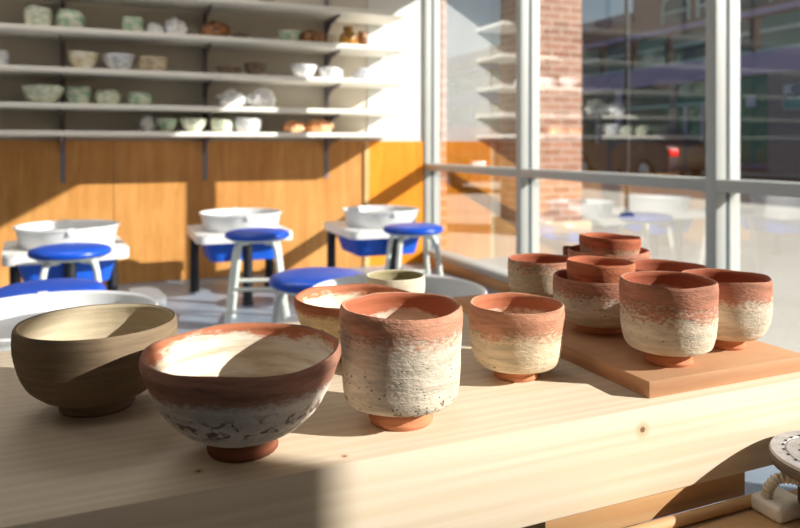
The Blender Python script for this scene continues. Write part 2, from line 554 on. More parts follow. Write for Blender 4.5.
# E: pale cream cup
x, y, R, H = pot_at(395.5, 319, ZP, 29.7, 276)
cream = clay_mat('cream_clay', srgb(222, 212, 188), 0.1, 8, 6.0)
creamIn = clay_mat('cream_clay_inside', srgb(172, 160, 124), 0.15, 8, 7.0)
make_pot('tea_cup', 'small smooth pale cream cup at the rear edge of the bench', 'cup', x, y, ZP, R, H,
         [(0.6, .08), (0.78, .14), (0.88, .28), (0.95, .5), (1.0, .75), (1.0, .92), (0.985, 1.0)], (0.6, 0.58, .09), (cream, creamIn, cream), 'tea cups on the bench', seed=5, lipwave=0.0, warp=0.005, wall=0.0045)
# F: cup right of the front cup
x, y, R, H = pot_at(516, 375.5, ZP, 47.6, 304.5)
sF = slip_mat('second_cup_skin', H, 0.66, 0.08, srgb(208, 150, 120), srgb(232, 212, 182), 0.1, 0.45, 0.1, 0.30, 4.2)
iF = inner_mat('second_cup_inside', H, 0.8, srgb(198, 122, 88), srgb(240, 226, 208), 4.0, 0.35)
make_pot('tea_cup', 'cup with cream lower half, wide orange rim and low orange foot beside the ware board', 'cup', x, y, ZP, R, H,
         [(.47, .15), (.70, .17), (.835, .21), (.905, .29), (.945, .42), (.975, .6), (1.0, .86), (.985, 1.0)], (0.47, 0.45, .16), (sF, iF, footA), 'tea cups on the bench', seed=6)
# pots on the ware board
def board_pot(px, by, hw, ry, prof, foot, label, name='tea_cup', cat='cup', zb=0.66, seed=0, slip=SLIP, rim=RED, jag=0.3, pit=0.2, hi=0.5, **kw):
    x, y, R, H = pot_at(px, by, ZB, hw, ry)
    s = slip_mat('board_pot_skin', H, zb, 0.11, rim, slip, 0.15, hi, pit, jag, seed * 1.7)
    i = inner_mat('board_pot_inside', H, 0.72, srgb(170, 94, 66), srgb(206, 176, 160), seed * 1.1, 0.35)
    return make_pot(name, label, cat, x, y, ZB, R, H, prof, foot, (s, i, footA), 'cups on the ware board', seed=seed, **kw), (x, y, R, H)
board_pot(668, 361, 46.8, 281, square, (0.49, 0.46, .17), 'large cup with cream lower body at the front corner of the ware board', zb=0.66, seed=7, jag=0.4, hi=0.4)
board_pot(725, 345.5, 42.6, 277.5, roundcup, (0.44, 0.42, .15), 'cup on the ware board with rough cream side, just behind the front corner cup', zb=0.72, seed=8, jag=0.4)
ri, (ix, iy, iR, iH) = board_pot(599, 329.5, 45.5, 277, roundcup, (0.5, 0.48, .14), 'cup with speckled cream band carrying a small bowl in its mouth', zb=0.70, seed=9, pit=1.0, hi=0.7, jag=0.4)
board_pot(541.5, 306, 33.5, 259.5, roundcup, (0.5, 0.48, .12), 'streaky cup at the rear left of the ware board', zb=0.88, seed=10, jag=0.7, slip=srgb(206, 190, 166))
board_pot(665, 318, 41, 267.5, [(0.4, .15), (0.6, .22), (0.78, .38), (0.9, .6), (0.98, .85), (1.0, 1.0)], (0.42, 0.4, .16), 'open bowl mostly hidden behind the two cups at the front of the ware board', 'tea_bowl', 'bowl', zb=0.55, seed=11)
rk, (kx, ky, kR, kH) = board_pot(608.5, 297, 40, 250.5, [(0.42, .15), (0.62, .24), (0.8, .42), (0.92, .65), (0.985, .88), (0.99, 1.0)], (0.44, 0.42, .16), 'wide bowl at the back of the ware board with another bowl nested in it', 'tea_bowl', 'bowl', zb=0.75, seed=12, warp=0.03)

def nested(host, hw, rim_y, px, label, seed, rim, slip, zb, tilt):
    hx, hy, hR, hH = host
    t = SA * hx + CA * hy
    R = hw * t / F
    ztop = EYE - (rim_y - HOR) / F * t
    H = 0.048
    xx, yy = at_depth(px, t)
    s = slip_mat('nested_bowl_skin', H, zb, 0.12, rim, slip, 0, 0.01, 0.0, 0.35, seed * 1.3)
    i = inner_mat('nested_bowl_inside', H, 0.5, srgb(188, 108, 76), srgb(206, 160, 130), seed, 0.3)
    return make_pot('nested_bowl', label, 'bowl', xx, yy, ztop - H, R, H,
             [(0.6, .14), (0.78, .22), (0.88, .36), (0.94, .55), (0.98, .8), (0.99, 1.0)], (0.5, 0.48, .14), (s, i, footA), 'nested bowls on the ware board', seed=seed, tilt=tilt, warp=0.02)
nested((ix, iy, iR, iH), 33.7, 262.5, 599.5, 'small terracotta bowl resting in the mouth of the speckled cup', 21, srgb(200, 122, 86), srgb(200, 122, 86), 0.5, (0.0, 0.03))
nested((kx, ky, kR, kH), 30.3, 237.5, 609, 'small bowl with a pale side nested in the wide rear bowl', 22, srgb(186, 106, 74), srgb(214, 176, 146), 0.65, (0.0, 0.04))
# the little cylinder at the far end of the board
x, y = at_depth(569.3, 1.17)
b = lathe(bmesh.new(), [(0, 0), (.0095, 0), (.0105, .004), (.0102, .04), (.0108, .074), (.0100, .079), (.0085, .078), (.008, .02), (0, .018)], 32)
tag(link('bud_vase', b, clay_mat('dark_terracotta', srgb(142, 88, 68), 0.3, 10, 9.0), None, loc=(x, y, ZB)), 'slim dark terracotta cylinder vase at the back corner of the ware board', 'vase')

# ------------------------------------------------------------------ bench and ware board
VF, VB = 0.556, 1.035
UL, UR = -0.75, 0.768
k1 = (0.5026, VF, 0.563, 0.0045)
k2 = (0.0717, 0.589, ZP, 0.0028)
k3 = (0.19, 0.569, ZP, 0.0022)
bench = thing('timber_bench', 'long pale pine bench top carrying the row of cups and bowls', 'bench', (0, 0, 0))
M['plank'] = wood_mat('pine_plank', srgb(230, 214, 194), srgb(214, 195, 168), (1.6, 70, 70), (k1, k2, k3), rough=0.55, fine=0.35)
link('bench_top', bx(UL, UR, VF, VB, 0.493, ZP, bev=0.003), M['plank'], bench)
for (lx, ly) in ((-0.60, 0.70), (-0.60, 0.95), (0.05, 0.70), (0.05, 0.95)):
    link('leg', bx(lx - 0.04, lx + 0.04, ly - 0.03, ly + 0.03, 0, 0.493, bev=0.003), M['plank'], bench)
tag(link('ware_board', bx(0.527, 0.766, 0.573, 1.02, ZP, ZB, bev=0.0012), M['board']), 'flat reddish-brown ware board under the group of cups at the right', 'board')

# ------------------------------------------------------------------ low table with turntable, lower right
ZT = 0.463
tab = thing('low_table', 'low tan table below the bench front carrying the metal turntable', 'table', (0, 0, 0))
link('table_top', prism(bmesh.new(), rrect(0.44, 1.15, 0.05, 0.552, 0.03), ZT - 0.022, ZT, 0.003), M['tan'], tab)
for lx in (0.48, 1.10):
    for ly in (0.10, 0.51):
        link('leg', bx(lx - 0.02, lx + 0.02, ly - 0.02, ly + 0.02, 0, ZT - 0.022), M['tan'], tab)
bat = thing('wooden_batten', 'orange-brown wooden batten fixed under the front edge of the bench', 'batten', (0, 0, 0))
link('batten', bx(0.388, 0.650, VF + 0.004, VF + 0.06, 0.466, 0.4925, bev=0.001), M['batten'], bat)
tag(link('dowel', tube(bmesh.new(), [(0.46, 0.545, ZT + 0.006), (0.648, 0.545, ZT + 0.006)], 0.006, 16), M['batten']), 'thin round wooden dowel lying along the batten on the low table', 'dowel')

def turntable():
    cx, cy = 0.696, 0.482
    root = thing('turntable', 'small metal turntable with a perforated round head on the low table', 'turntable', (cx, cy, ZT))
    R = 0.066
    zt = 0.070
    hd = bmesh.new()
    lathe(hd, [(0, zt - .014), (R * .9, zt - .014), (R * .985, zt - .011), (R, zt - .006), (R, zt - .002), (R * .985, zt), (R * .8, zt - .0005), (R * .79, zt - .0012), (R * .77, zt - .0012), (R * .76, zt - .0004), (R * .5, zt), (0, zt)], 72)
    for v in hd.verts: pass
    k = NT('turntable_metal')
    ring = k.noise(k.coord((1, 1, 1)), 90, 3)
    wv = k.n('ShaderNodeTexWave', wave_type='RINGS', rings_direction='Z')
    k.l(k.coord(), wv.inputs['Vector'])
    wv.inputs['Scale'].default_value = 120
    col = k.mix(ring, srgb(150, 148, 150), srgb(226, 224, 226))
    met = k.finish(k.mul(col, k.mix(wv.outputs[0], (0.85, .85, .85, 1), (1, 1, 1, 1))), 0.5, 0.35, bump=wv.outputs[0], bstr=0.15, bdist=0.001)
    dark = plain('rust_metal', srgb(112, 98, 86), 0.6, 0.1, var=0.3, scale=60)
    h = link('wheel_head', hd, met, root, sharp=30)
    for rr, n in ((0.053, 26), (0.038, 16)):
        for i in range(n):
            a = 2 * PI * i / n
            hb = lathe(bmesh.new(), [(0, 0.0), (0.0016, 0.0), (0.0016, 0.0007), (0, 0.0007)], 10)
            link('hole', hb, M['black'], h, loc=(rr * math.cos(a), rr * math.sin(a), zt - 0.0002))
    link('rim_band', lathe(bmesh.new(), [(R * .93, zt - .0135), (R * 1.0, zt - .0135), (R * 1.012, zt - .012), (R * 1.012, zt - .004), (R * 1.0, zt - .0028)], 72), dark, root)
    link('housing', prism(bmesh.new(), rrect(-0.032, 0.10, -0.06, 0.030, 0.008), 0.012, zt - 0.014, 0.002), dark, root)
    link('base_plate', lathe(bmesh.new(), [(0, 0), (0.048, 0), (0.050, 0.004), (0.047, 0.013), (0.02, 0.015), (0, 0.015)], 40, cx=0.0, cy=-0.03), dark, root)
    # ribbed conduit
    pts = smooth_path([(-0.024, 0.018, 0.036), (-0.034, 0.026, 0.041), (-0.046, 0.036, 0.040), (-0.053, 0.042, 0.030), (-0.054, 0.045, 0.016)], 14)
    rr = [0.0052 + 0.0009 * math.sin(i * PI / 2 * 1.0) for i in range(len(pts))]
    link('flexible_conduit', tube(bmesh.new(), pts, rr, 12), plain('conduit_plastic', srgb(206, 200, 190), 0.4), root, sharp=80)
    link('junction_box', bx(-0.062, -0.018, 0.022, 0.060, 0.0, 0.018, bev=0.005, seg=3), M['white'], root)
turntable()

# ------------------------------------------------------------------ potter's wheels and stools
ZTAB = 0.385
def make_wheel():
    root = thing('potters_wheel', 'x', 'pottery wheel', (0, 0, 0), 0, "potter's wheels")
    link('table_top', prism(bmesh.new(), rrect(-0.265, 0.245, -0.24, 0.32, 0.05), ZTAB - 0.045, ZTAB, 0.008), M['white'], root)
    R = 0.225
    pp = [(0, .008), (R * .86, .008), (R * .9, .014), (R * .965, .088), (R * .975, .093), (R * 1.0, .096), (R * 1.012, .100), (R, .105), (R * .962, .103), (R * .95, .098), (R * .885, .018), (R * .86, .014), (0, .014)]
    pan = link('splash_pan', lathe(bmesh.new(), [(r, z + ZTAB - .008) for r, z in pp], 64), M['pan'], root, sharp=50)
    link('rim_clip', bx(-0.012, 0.012, -R * 1.015, -R * 0.95, ZTAB + .068, ZTAB + .1005, bev=0.002), M['pan'], pan)
    link('rim_clip', bx(-0.012, 0.012, R * 0.95, R * 1.015, ZTAB + .068, ZTAB + .1005, bev=0.002), M['pan'], pan)
    link('wheel_head', lathe(bmesh.new(), [(0, .006), (.05, .006), (.05, .05), (.14, .052), (.145, .056), (.145, .064), (.14, .068), (0, .068)], 48, ), M['alu'], root, loc=(0, 0, ZTAB))
    hb = bmesh.new()
    prism(hb, rrect(-0.21, 0.20, -0.17, 0.26, 0.06), 0.228, ZTAB - 0.045)
    for v in hb.verts:
        if v.co.z < 0.25:
            v.co.x *= 0.86; v.co.y = 0.05 + (v.co.y - 0.05) * 0.86
    link('motor_housing', hb, M['bluebody'], root)
    for (lx, ly) in ((-0.22, 0.27), (0.22, 0.27), (0.0, -0.20)):
        b = tube(bmesh.new(), [(lx, ly, 0.0), (lx, ly, ZTAB - 0.045)], 0.026, 16)
        lathe(b, [(0, 0), (.03, 0), (.032, .006), (.03, .014), (.026, .018)], 16, cx=lx, cy=ly)
        link('leg', b, M['black'], root)
    return root

wheels = [  # px, t, rot, label
    (68, 3.28, 5, "potter's wheel by the plywood wall, farthest to the left, with a blue stool before it"),
    (241, 3.93, 0, "potter's wheel by the plywood wall in the middle of the row of three"),
    (381, 4.12, 0, "potter's wheel by the plywood wall nearest the window corner"),
    (50, 1.56, 188, "near potter's wheel with a large white pan behind the olive bowl"),
    (398, 1.80, 186, "near potter's wheel with a grey-white pan behind the pale cream cup"),
]
w0 = make_wheel()
for i, (px, t, rz, lab) in enumerate(wheels):
    x, y = at_depth(px, t)
    if i == 0:
        w0.location = (x, y, 0); w0.rotation_euler = (0, 0, math.radians(rz)); w0['label'] = lab
        r = w0
    else:
        r = dup(w0, lab, (x, y, 0), math.radians(rz))
# sticker on the far left wheel's housing
hs = [c for c in w0.children if c.name.startswith('motor_housing')][0]
link('sticker', bx(0.10, 0.14, -0.142, -0.138, 0.285, 0.325), plain('red_sticker', srgb(206, 44, 60), 0.4), hs)

ZS = 0.445
def make_stool():
    root = thing('stool', 'x', 'stool', (0, 0, 0), 0, 'blue studio stools')
    R = 0.155
    seat = link('seat', lathe(bmesh.new(), [(0, ZS - .034), (R * .93, ZS - .034), (R * .99, ZS - .028), (R * 1.0, ZS - .018), (R * .96, ZS - .007), (R * .82, ZS), (R * .5, ZS + .005), (0, ZS + .007)], 48), M['blue'], root, sharp=60)
    link('seat_pan', lathe(bmesh.new(), [(0, ZS - .046), (R * .80, ZS - .046), (R * .86, ZS - .040), (R * .88, ZS - .033), (0, ZS - .033)], 40), M['stoolw'], root)
    for i in range(4):
        a = math.radians(45 + 90 * i)
        c, s = math.cos(a), math.sin(a)
        pts = smooth_path([(0.06 * c, 0.06 * s, ZS - .052), (0.105 * c, 0.105 * s, ZS - .053), (0.128 * c, 0.128 * s, ZS - .075), (0.142 * c, 0.142 * s, ZS - .14), (0.185 * c, 0.185 * s, 0.015), (0.187 * c, 0.187 * s, 0.004)], 5)
        lg = link('leg', tube(bmesh.new(), pts, 0.0125, 12), M['stoolw'], root)
        link('foot_cap', lathe(bmesh.new(), [(0, 0), (.014, 0), (.015, .004), (.015, .02), (0, .02)], 14, cx=0.187 * c, cy=0.187 * s), M['stoolw'], lg)
    for zz, rr in ((0.17, 0.163), (0.21, 0.158)):
        for k in ((0, 1) if zz < 0.2 else (2, 3)):
            pass
    for i in range(4):
        a0, a1 = math.radians(45 + 90 * i), math.radians(135 + 90 * i)
        zz = 0.145 if i % 2 == 0 else 0.185
        rr = 0.142 + (0.185 - 0.142) * (ZS - .14 - zz) / (ZS - .155)
        link('rung', tube(bmesh.new(), [(rr * math.cos(a0), rr * math.sin(a0), zz), (rr * math.cos(a1), rr * math.sin(a1), zz)], 0.0085, 10), M['stoolw'], root)
    return root
stools = [
    (70.5, 2.82, 2, 'blue-topped white stool in front of the far left wheel'),
    (257.5, 3.36, 74, 'blue-topped white stool with its rungs in view, before the middle wheel by the wall'),
    (413, 3.58, 82, 'blue-topped white stool nearest the window corner'),
    (48, 2.02, 20, 'blue stool seat just showing behind the near left pan'),
    (318, 2.22, 10, 'blue stool behind the bowl with the orange lip, seat cut by the near pan'),
]
s0 = make_stool()
for i, (px, t, rz, lab) in enumerate(stools):
    x, y = at_depth(px, t)
    if i == 0:
        s0.location = (x, y, 0); s0.rotation_euler = (0, 0, math.radians(rz)); s0['label'] = lab
    else:
        dup(s0, lab, (x, y, 0), math.radians(rz))
# foot pedal on the floor
x, y = at_depth(147, 3.75)
pd = thing('foot_pedal', 'dark grey foot pedal lying on the floor between the left wheels', 'pedal', (x, y, 0), math.radians(15))
pb = bmesh.new(); prism(pb, rrect(-0.075, 0.075, -0.11, 0.11, 0.03), 0.015, 0.045, 0.006)
for v in pb.verts: v.co.z += 0.035 * max(0, (v.co.y + 0.11) / 0.22)
link('tread', pb, M['dgrey'], pd)
link('base', bx(-0.07, 0.07, -0.10, 0.10, 0, 0.02, bev=0.004), M['dgrey'], pd)

# ------------------------------------------------------------------ room shell
VW = 4.65      # back wall
UW = 2.157      # inner face of the window wall
HEAD = 2.065
CEIL = 3.0
UL_, VF_ = -4.5, -3.6
WSTART = -1.112
struct('floor', bx(UL_ - .1, UW + 0.14, VF_ - .1, VW + .1, -0.1, 0), M['floor'], 'smooth pale grey concrete studio floor', smooth=False)
struct('ceiling', bx(UL_ - .1, UW + 0.14, VF_ - .1, VW + .1, CEIL, CEIL + .1), M['ceil'], 'plain pale ceiling above the studio', smooth=False)
struct('wall_back', bx(UL_ - .1, UW + 0.1, VW, VW + .1, 0, CEIL), M['wallwhite'], 'off-white painted wall behind the shelves', smooth=False)
struct('wall_left', bx(UL_ - .1, UL_, VF_, VW, 0, CEIL), M['wallwhite'], 'off-white side wall far to the left', smooth=False)
struct('wall_front', bx(UL_ - .1, UW + 0.14, VF_ - .1, VF_, 0, CEIL), M['wallwhite'], 'off-white wall behind the viewpoint', smooth=False)
b = bx(UW, UW + .14, VF_, WSTART, 0, CEIL)
box(b, UW, UW + .14, WSTART, VW + .1, HEAD, CEIL)
struct('wall_right', b, M['wallwhite'], 'solid wall above and beside the windows', smooth=False)
PANEL_Z = 0.884
xs = [-4.4, -1.9, 0.062, 1.716, UW - 0.002]
struct('wall_back_panel', bx(1.721, UW - 0.002, VW - 0.012, VW, PANEL_Z, CEIL), M['wallpatch'], 'bright white wall section beside the window corner', smooth=False)
for i in range(4):
    m = M['ply2'] if i == 3 else M['ply']
    lab = ['plywood wall panel out at the far left', 'plywood wall panel behind the far left wheel', 'plywood wall panel behind the middle wheel', 'yellow-orange plywood panel in the window corner'][i]
    struct('trim_%d' % (i + 1), bx(xs[i] + 0.0015, xs[i + 1] - 0.0015, VW - 0.016 - (0.006 if i == 3 else 0), VW, 0.0, PANEL_Z, bev=0.001), m, lab, smooth=False)
struct('trim_5', bx(1.692, 1.726, VW - 0.030, VW - 0.016, 0.0, PANEL_Z), wood_mat('batten_pale', srgb(246, 214, 160), srgb(226, 180, 120), (30, 30, 1.5)), 'pale vertical cover strip between plywood panels', smooth=False)

# windows: mullions every 1.40 m, rail, head and sill; single panes in the middle of the depth
MV = [4.67, 3.373, 2.016, 0.66]
MW, MD = 0.052, 0.125
ZR0, ZR1 = 0.675, 0.721
ZSILL = 0.075
def mull(bm, v, w0=ZSILL - 0.02, w1=HEAD):
    g = 0.012
    half = MD / 2
    box(bm, UW, UW + half - g, v - MW / 2, v + MW / 2, w0, w1, bev=0.0015)
    box(bm, UW + half + g, UW + MD, v - MW / 2, v + MW / 2, w0, w1, bev=0.0015)
    box(bm, UW + half - g, UW + half + g, v - MW / 2 + 0.008, v + MW / 2 - 0.008, w0, w1, mi=1)
names = ['tall window bay beside the plywood corner', 'tall window bay showing the brick pier and parked car', 'tall window bay at the right with the shop sign beyond', 'window bay beside the bench out to the right']
edges = MV + [WSTART]
for i in range(4):
    vhi, vlo = edges[i], edges[i + 1]
    b = bmesh.new()
    mull(b, vhi if i else vhi - 0.026)
    if i == 3: mull(b, WSTART + 0.026)
    a0 = vlo + MW / 2 if i < 3 else vlo
    a1 = vhi - MW / 2
    for (z0, z1) in ((ZR0, ZR1), (HEAD - 0.05, HEAD), (ZSILL - 0.02, ZSILL + 0.02)):
        box(b, UW, UW + MD, a0, a1, z0, z1, bev=0.0015)
    w = struct('window_%d' % (i + 1), b, [M['frame'], M['gasket']], names[i])
    for (z0, z1) in ((ZSILL + .02, ZR0), (ZR1, HEAD - .05)):
        g = bmesh.new()
        u = UW + MD / 2
        q = [g.verts.new(p) for p in ((u, a0 - .012, z0 - .004), (u, a1 + .012, z0 - .004), (u, a1 + .012, z1 + .004), (u, a0 - .012, z1 + .004))]
        g.faces.new(q)
        link('glass_pane', g, M['glass'], w, smooth=False)
struct('baseboard_right', bx(UW - 0.03, UW + 0.14, WSTART, VW - 0.02, 0, ZSILL - 0.02, bev=0.003), M['sillwood'], 'low wooden sill running along the foot of the windows')

# ------------------------------------------------------------------ shelves
SD = 0.40
shelf_z = [1.734, 1.504, 1.283, 1.086, 0.934]
shelf_names = ['topmost', 'second from top', 'third from top', 'fourth from top', 'lowest']
for i, zt in enumerate(shelf_z):
    sh = link('wall_shelf', bx(-3.9, 1.85, VW - SD, VW - 0.022, zt - 0.028, zt, bev=0.002), M['shelf'])
    tag(sh, 'long white wall shelf, %s of the five on the back wall' % shelf_names[i], 'shelf', 'wall shelves')
su = [-1.85, -1.035, -0.22, 0.604, 1.416]
for j, u in enumerate(su):
    lab = ['shelf standard with brackets far out at the left', 'shelf standard with brackets out at the left', 'dark metal shelf standard with brackets above the far left wheel',
           'dark metal shelf standard with brackets above the middle wheel', 'dark metal shelf standard with brackets nearest the window corner'][j]
    st = thing('shelf_standard', lab, 'shelf bracket', (u, VW - 0.016, 0), 0, 'shelf standards')
    link('upright', bx(-0.014, 0.014, -0.006, 0.0, 0.63, 2.6), M['standard'], st)
    for zt in shelf_z:
        b = bmesh.new()
        zz = zt - 0.029
        pts = [(-.006, zz), (-.30, zz), (-.30, zz - .012), (-.12, zz - .035), (-.03, zz - .085), (-.006, zz - .10)]
        va = [b.verts.new((-0.004, p[0], p[1])) for p in pts]
        vb = [b.verts.new((0.004, p[0], p[1])) for p in pts]
        b.faces.new(va); b.faces.new(vb[::-1])
        for q in range(len(pts)):
            b.faces.new((va[q], va[(q + 1) % len(pts)], vb[(q + 1) % len(pts)], vb[q]))
        link('bracket', b, M['standard'], st, smooth=False)

def glaze(name, c1, c2, sc=30, rough=0.35):
    k = NT(name)
    f = k.noise(k.coord((1, 1, 1.5)), sc, 3, 0.6)
    return k.finish(k.mix(k.step(f, 0.35, 0.65), c1, c2), rough, bump=f, bstr=0.15)
G = {
    'celadon': glaze('celadon', srgb(178, 190, 168), srgb(222, 222, 204)),
    'green': glaze('green_glaze', srgb(128, 170, 140), srgb(206, 206, 188), 18),
    'cream': glaze('cream_glaze', srgb(206, 190, 150), srgb(236, 230, 214), 16),
    'white': glaze('white_glaze', srgb(206, 210, 218), srgb(244, 244, 244)),
    'blueg': glaze('bluegrey_glaze', srgb(170, 176, 188), srgb(226, 226, 230)),
    'stone': glaze('stone', srgb(158, 140, 118), srgb(196, 180, 154)),
    'brown': glaze('brown_glaze', srgb(92, 58, 34), srgb(160, 104, 56)),
    'amber': glaze('amber_glaze', srgb(110, 72, 20), srgb(190, 136, 50)),
    'dark': glaze('dark_clay', srgb(94, 76, 64), srgb(130, 108, 90)),
    'plastic': glaze('clear_plastic_wrap', srgb(222, 222, 226), srgb(250, 250, 252), 12, 0.2),
    'orange': glaze('terracotta_wrap', srgb(206, 132, 78), srgb(246, 206, 160), 9, 0.4),
}
bowlP = [(0, 0), (.45, 0), (.47, .08), (.72, .3), (.9, .62), (1, 1), (.96, 1.02), (.86, .66), (.66, .36), (.3, .2), (0, .18)]
cupP = [(0, 0), (.7, 0), (.86, .08), (.95, .3), (1, .65), (.97, 1), (.92, 1.01), (.92, .65), (.85, .3), (.6, .14), (0, .12)]
jarP = [(0, 0), (.62, 0), (.85, .15), (1, .45), (.97, .72), (.8, .93), (.74, 1.0), (.68, 1.0), (.72, .9), (.88, .7), (.88, .4), (0, .1)]
bottleP = [(0, 0), (.8, 0), (.95, .1), (1, .35), (.92, .58), (.55, .72), (.5, .82), (.58, 1.0), (.5, 1.0), (.42, .82), (0, .78)]
plateP = [(0, 0), (.5, 0), (.55, .25), (1, 1), (.95, 1.05), (.5, .5), (0, .45)]

def shelf_pot(si, x0, x1, ytop, ybot, prof, mat, name, label, cat, grp, vo=0.0):
    pc = (x0 + x1) / 2
    v = VW - 0.27 + vo
    dx = (pc - 400) / F
    t = v / (CA - SA * dx)
    x, y = at_depth(pc, t)
    R = (x1 - x0) / 2 * t / F
    zb = shelf_z[si]
    H = (ybot - ytop) * t / F
    seed = random.random() * 10
    b = lathe(bmesh.new(), [(r * R, z * H) for r, z in prof], 40)
    for vv in b.verts:
        vv.co.x *= 1 + 0.05 * noise.noise(Vector((vv.co.x * 20, vv.co.y * 20, seed)))
        vv.co.z *= 1 + 0.06 * noise.noise(Vector((vv.co.x * 15, vv.co.y * 15, seed)))
    o = link(name, b, G[mat], None, loc=(x, y, zb), sharp=60)
    return tag(o, label, cat, grp)

def shelf_blob(si, x0, x1, ytop, ybot, mat, name, label, cat, grp=None, rough=0.35, depth=0.8, vo=0.0):
    pc = (x0 + x1) / 2
    v = VW - 0.25 + vo
    dx = (pc - 400) / F
    t = v / (CA - SA * dx)
    x, y = at_depth(pc, t)
    R = (x1 - x0) / 2 * t / F
    H = (ybot - ytop) * t / F
    b = bmesh.new()
    bmesh.ops.create_icosphere(b, subdivisions=4, radius=1)
    sd = random.random() * 20
    for vv in b.verts:
        n = vv.co.normalized()
        d = 1 + rough * noise.noise(n * 1.7 + Vector((sd, 0, 0))) + rough * 0.5 * noise.noise(n * 4 + Vector((0, sd, 0)))
        vv.co = n * d
    mn = min(vv.co.z for vv in b.verts); mx = max(vv.co.z for vv in b.verts)
    mxx = max(abs(vv.co.x) for vv in b.verts); mxy = max(abs(vv.co.y) for vv in b.verts)
    for vv in b.verts:
        zz = (vv.co.z - mn) / (mx - mn)
        zz = max(0.0, zz - 0.12) / 0.88
        vv.co = Vector((vv.co.x / mxx * R, vv.co.y / mxy * min(R * depth, 0.14), zz * H))
    o = link(name, b, G[mat], None, loc=(x, y, shelf_z[si]), sharp=70)
    return tag(o, label, cat, grp)

g1, g2, g3, g4, g5 = ['pots on the %s shelf' % q for q in ('topmost', 'second', 'third', 'fourth', 'lowest')]
shelf_pot(0, 254, 278, -6, 5, bowlP, 'stone', 'pottery_bowl', 'grey-brown bowl on the topmost shelf above the brown lumpy pot', 'bowl', g1, -0.08)
shelf_pot(0, 92, 110, -14, 0, cupP, 'celadon', 'pottery_cup', 'pale cup on the topmost shelf', 'cup', g1)
# second shelf
shelf_pot(1, 25, 51, 7, 27, cupP, 'celadon', 'pottery_cup', 'wide greenish-white cup on the second shelf left of the green-sided jar', 'cup', g2)
shelf_pot(1, 57, 84, 8, 28, jarP, 'green', 'pottery_jar', 'round cream and green jar on the second shelf', 'jar', g2)
shelf_pot(1, 122, 143, 16, 32, cupP, 'green', 'pottery_cup', 'small green mug on the second shelf beside the plastic wrapping', 'cup', g2)
shelf_blob(1, 145, 163, 20, 34, 'plastic', 'plastic_bag', 'small crumpled clear plastic bag beside the green mug', 'bag')
shelf_blob(1, 163, 187, 14, 35, 'plastic', 'plastic_bag', 'taller crumpled clear plastic bag on the second shelf', 'bag')
shelf_blob(1, 200, 231, 18, 37, 'brown', 'clay_lump', 'brown lumpy wrapped pot on the second shelf', 'pot', None, 0.25)
shelf_pot(1, 229, 252, 33, 38, plateP, 'dark', 'shallow_dish', 'flat brown dish at the foot of the brown lumpy pot', 'dish', g2, -0.08)
shelf_pot(1, 277, 300, 31, 43, bowlP, 'green', 'pottery_bowl', 'small pale green bowl left of the brown round pot', 'bowl', g2)
shelf_blob(1, 299, 326, 28, 44, 'brown', 'pottery_vessel', 'brown speckled round pot on the second shelf next to the pale green bowl', 'pot', None, 0.12)
shelf_pot(1, 326, 338, 35, 45, cupP, 'stone', 'pottery_cup', 'little grey cup between the brown pot and the amber bottle', 'cup', g2)
shelf_pot(1, 339, 358, 27, 47, bottleP, 'amber', 'pottery_bottle', 'amber-brown bottle with a short neck on the second shelf', 'bottle', g2)
shelf_pot(1, 358, 367, 32, 47, cupP, 'brown', 'pottery_cup', 'dark narrow cup right of the amber bottle', 'cup', g2)
# third shelf
shelf_pot(2, -8, 8, 49, 65, cupP, 'blueg', 'pottery_cup', 'blue-grey cup cut by the left edge on the third shelf', 'cup', g3)
shelf_pot(2, 69, 98, 51, 68, bowlP, 'cream', 'pottery_bowl', 'cream bowl with yellow lip on the third shelf', 'bowl', g3)
shelf_pot(2, 103, 135, 53, 69, bowlP, 'blueg', 'pottery_bowl', 'blue-white mottled bowl, middle of three together on the third shelf', 'bowl', g3)
shelf_pot(2, 137, 167, 55, 70, cupP, 'stone', 'pottery_bowl', 'straight-sided tan bowl on the third shelf', 'bowl', g3)
shelf_pot(2, 216, 242, 67, 75, plateP, 'dark', 'shallow_dish', 'low dark dish left of the dark bowl', 'dish', g3)
shelf_pot(2, 244, 267, 63, 76, bowlP, 'dark', 'pottery_bowl', 'dark grey-brown bowl on the third shelf', 'bowl', g3)
shelf_pot(2, 290, 317, 66, 79, bowlP, 'white', 'pottery_bowl', 'white bowl with a red thing in it on the third shelf', 'bowl', g3)
shelf_blob(2, 300, 308, 64, 70, 'orange', 'red_lump', 'small reddish lump lying in the white bowl', 'lump', None, 0.2, vo=-0.02).location.z += 0.055
shelf_blob(2, 318, 344, 65, 79, 'plastic', 'plastic_bag', 'crumpled white plastic bag beside the white bowl', 'bag')
shelf_pot(2, 352, 374, 69, 82, [(0, 0), (1, 0), (1, .3), (.85, .7), (.5, .95), (0, 1)], 'blueg', 'pottery_dome', 'grey upturned bowl at the right end of the third shelf', 'bowl', g3)
# fourth shelf
shelf_pot(3, 23, 64, 85, 102, bowlP, 'celadon', 'pottery_bowl', 'wide pale green bowl on the fourth shelf', 'bowl', g4)
shelf_pot(3, 67, 90, 85, 102, cupP, 'green', 'pottery_cup', 'upright pale green cup right of the wide bowl', 'cup', g4)
shelf_pot(3, 95, 120, 88, 103, jarP, 'celadon', 'pottery_jar', 'squat pale jar on the fourth shelf, left of the low pale one', 'jar', g4)
shelf_pot(3, 127, 152, 90, 103, jarP, 'green', 'pottery_jar', 'low pale green jar on the fourth shelf, last before the gap', 'jar', g4)
shelf_blob(3, 216, 247, 88, 107, 'plastic', 'wrapped_pot', 'white plastic wrapped pot on the fourth shelf, left of its pair', 'wrapped pot', None, 0.35)
shelf_blob(3, 246, 278, 86, 107, 'plastic', 'wrapped_pot', 'white plastic wrapped pot on the fourth shelf, right of its pair', 'wrapped pot', None, 0.35)
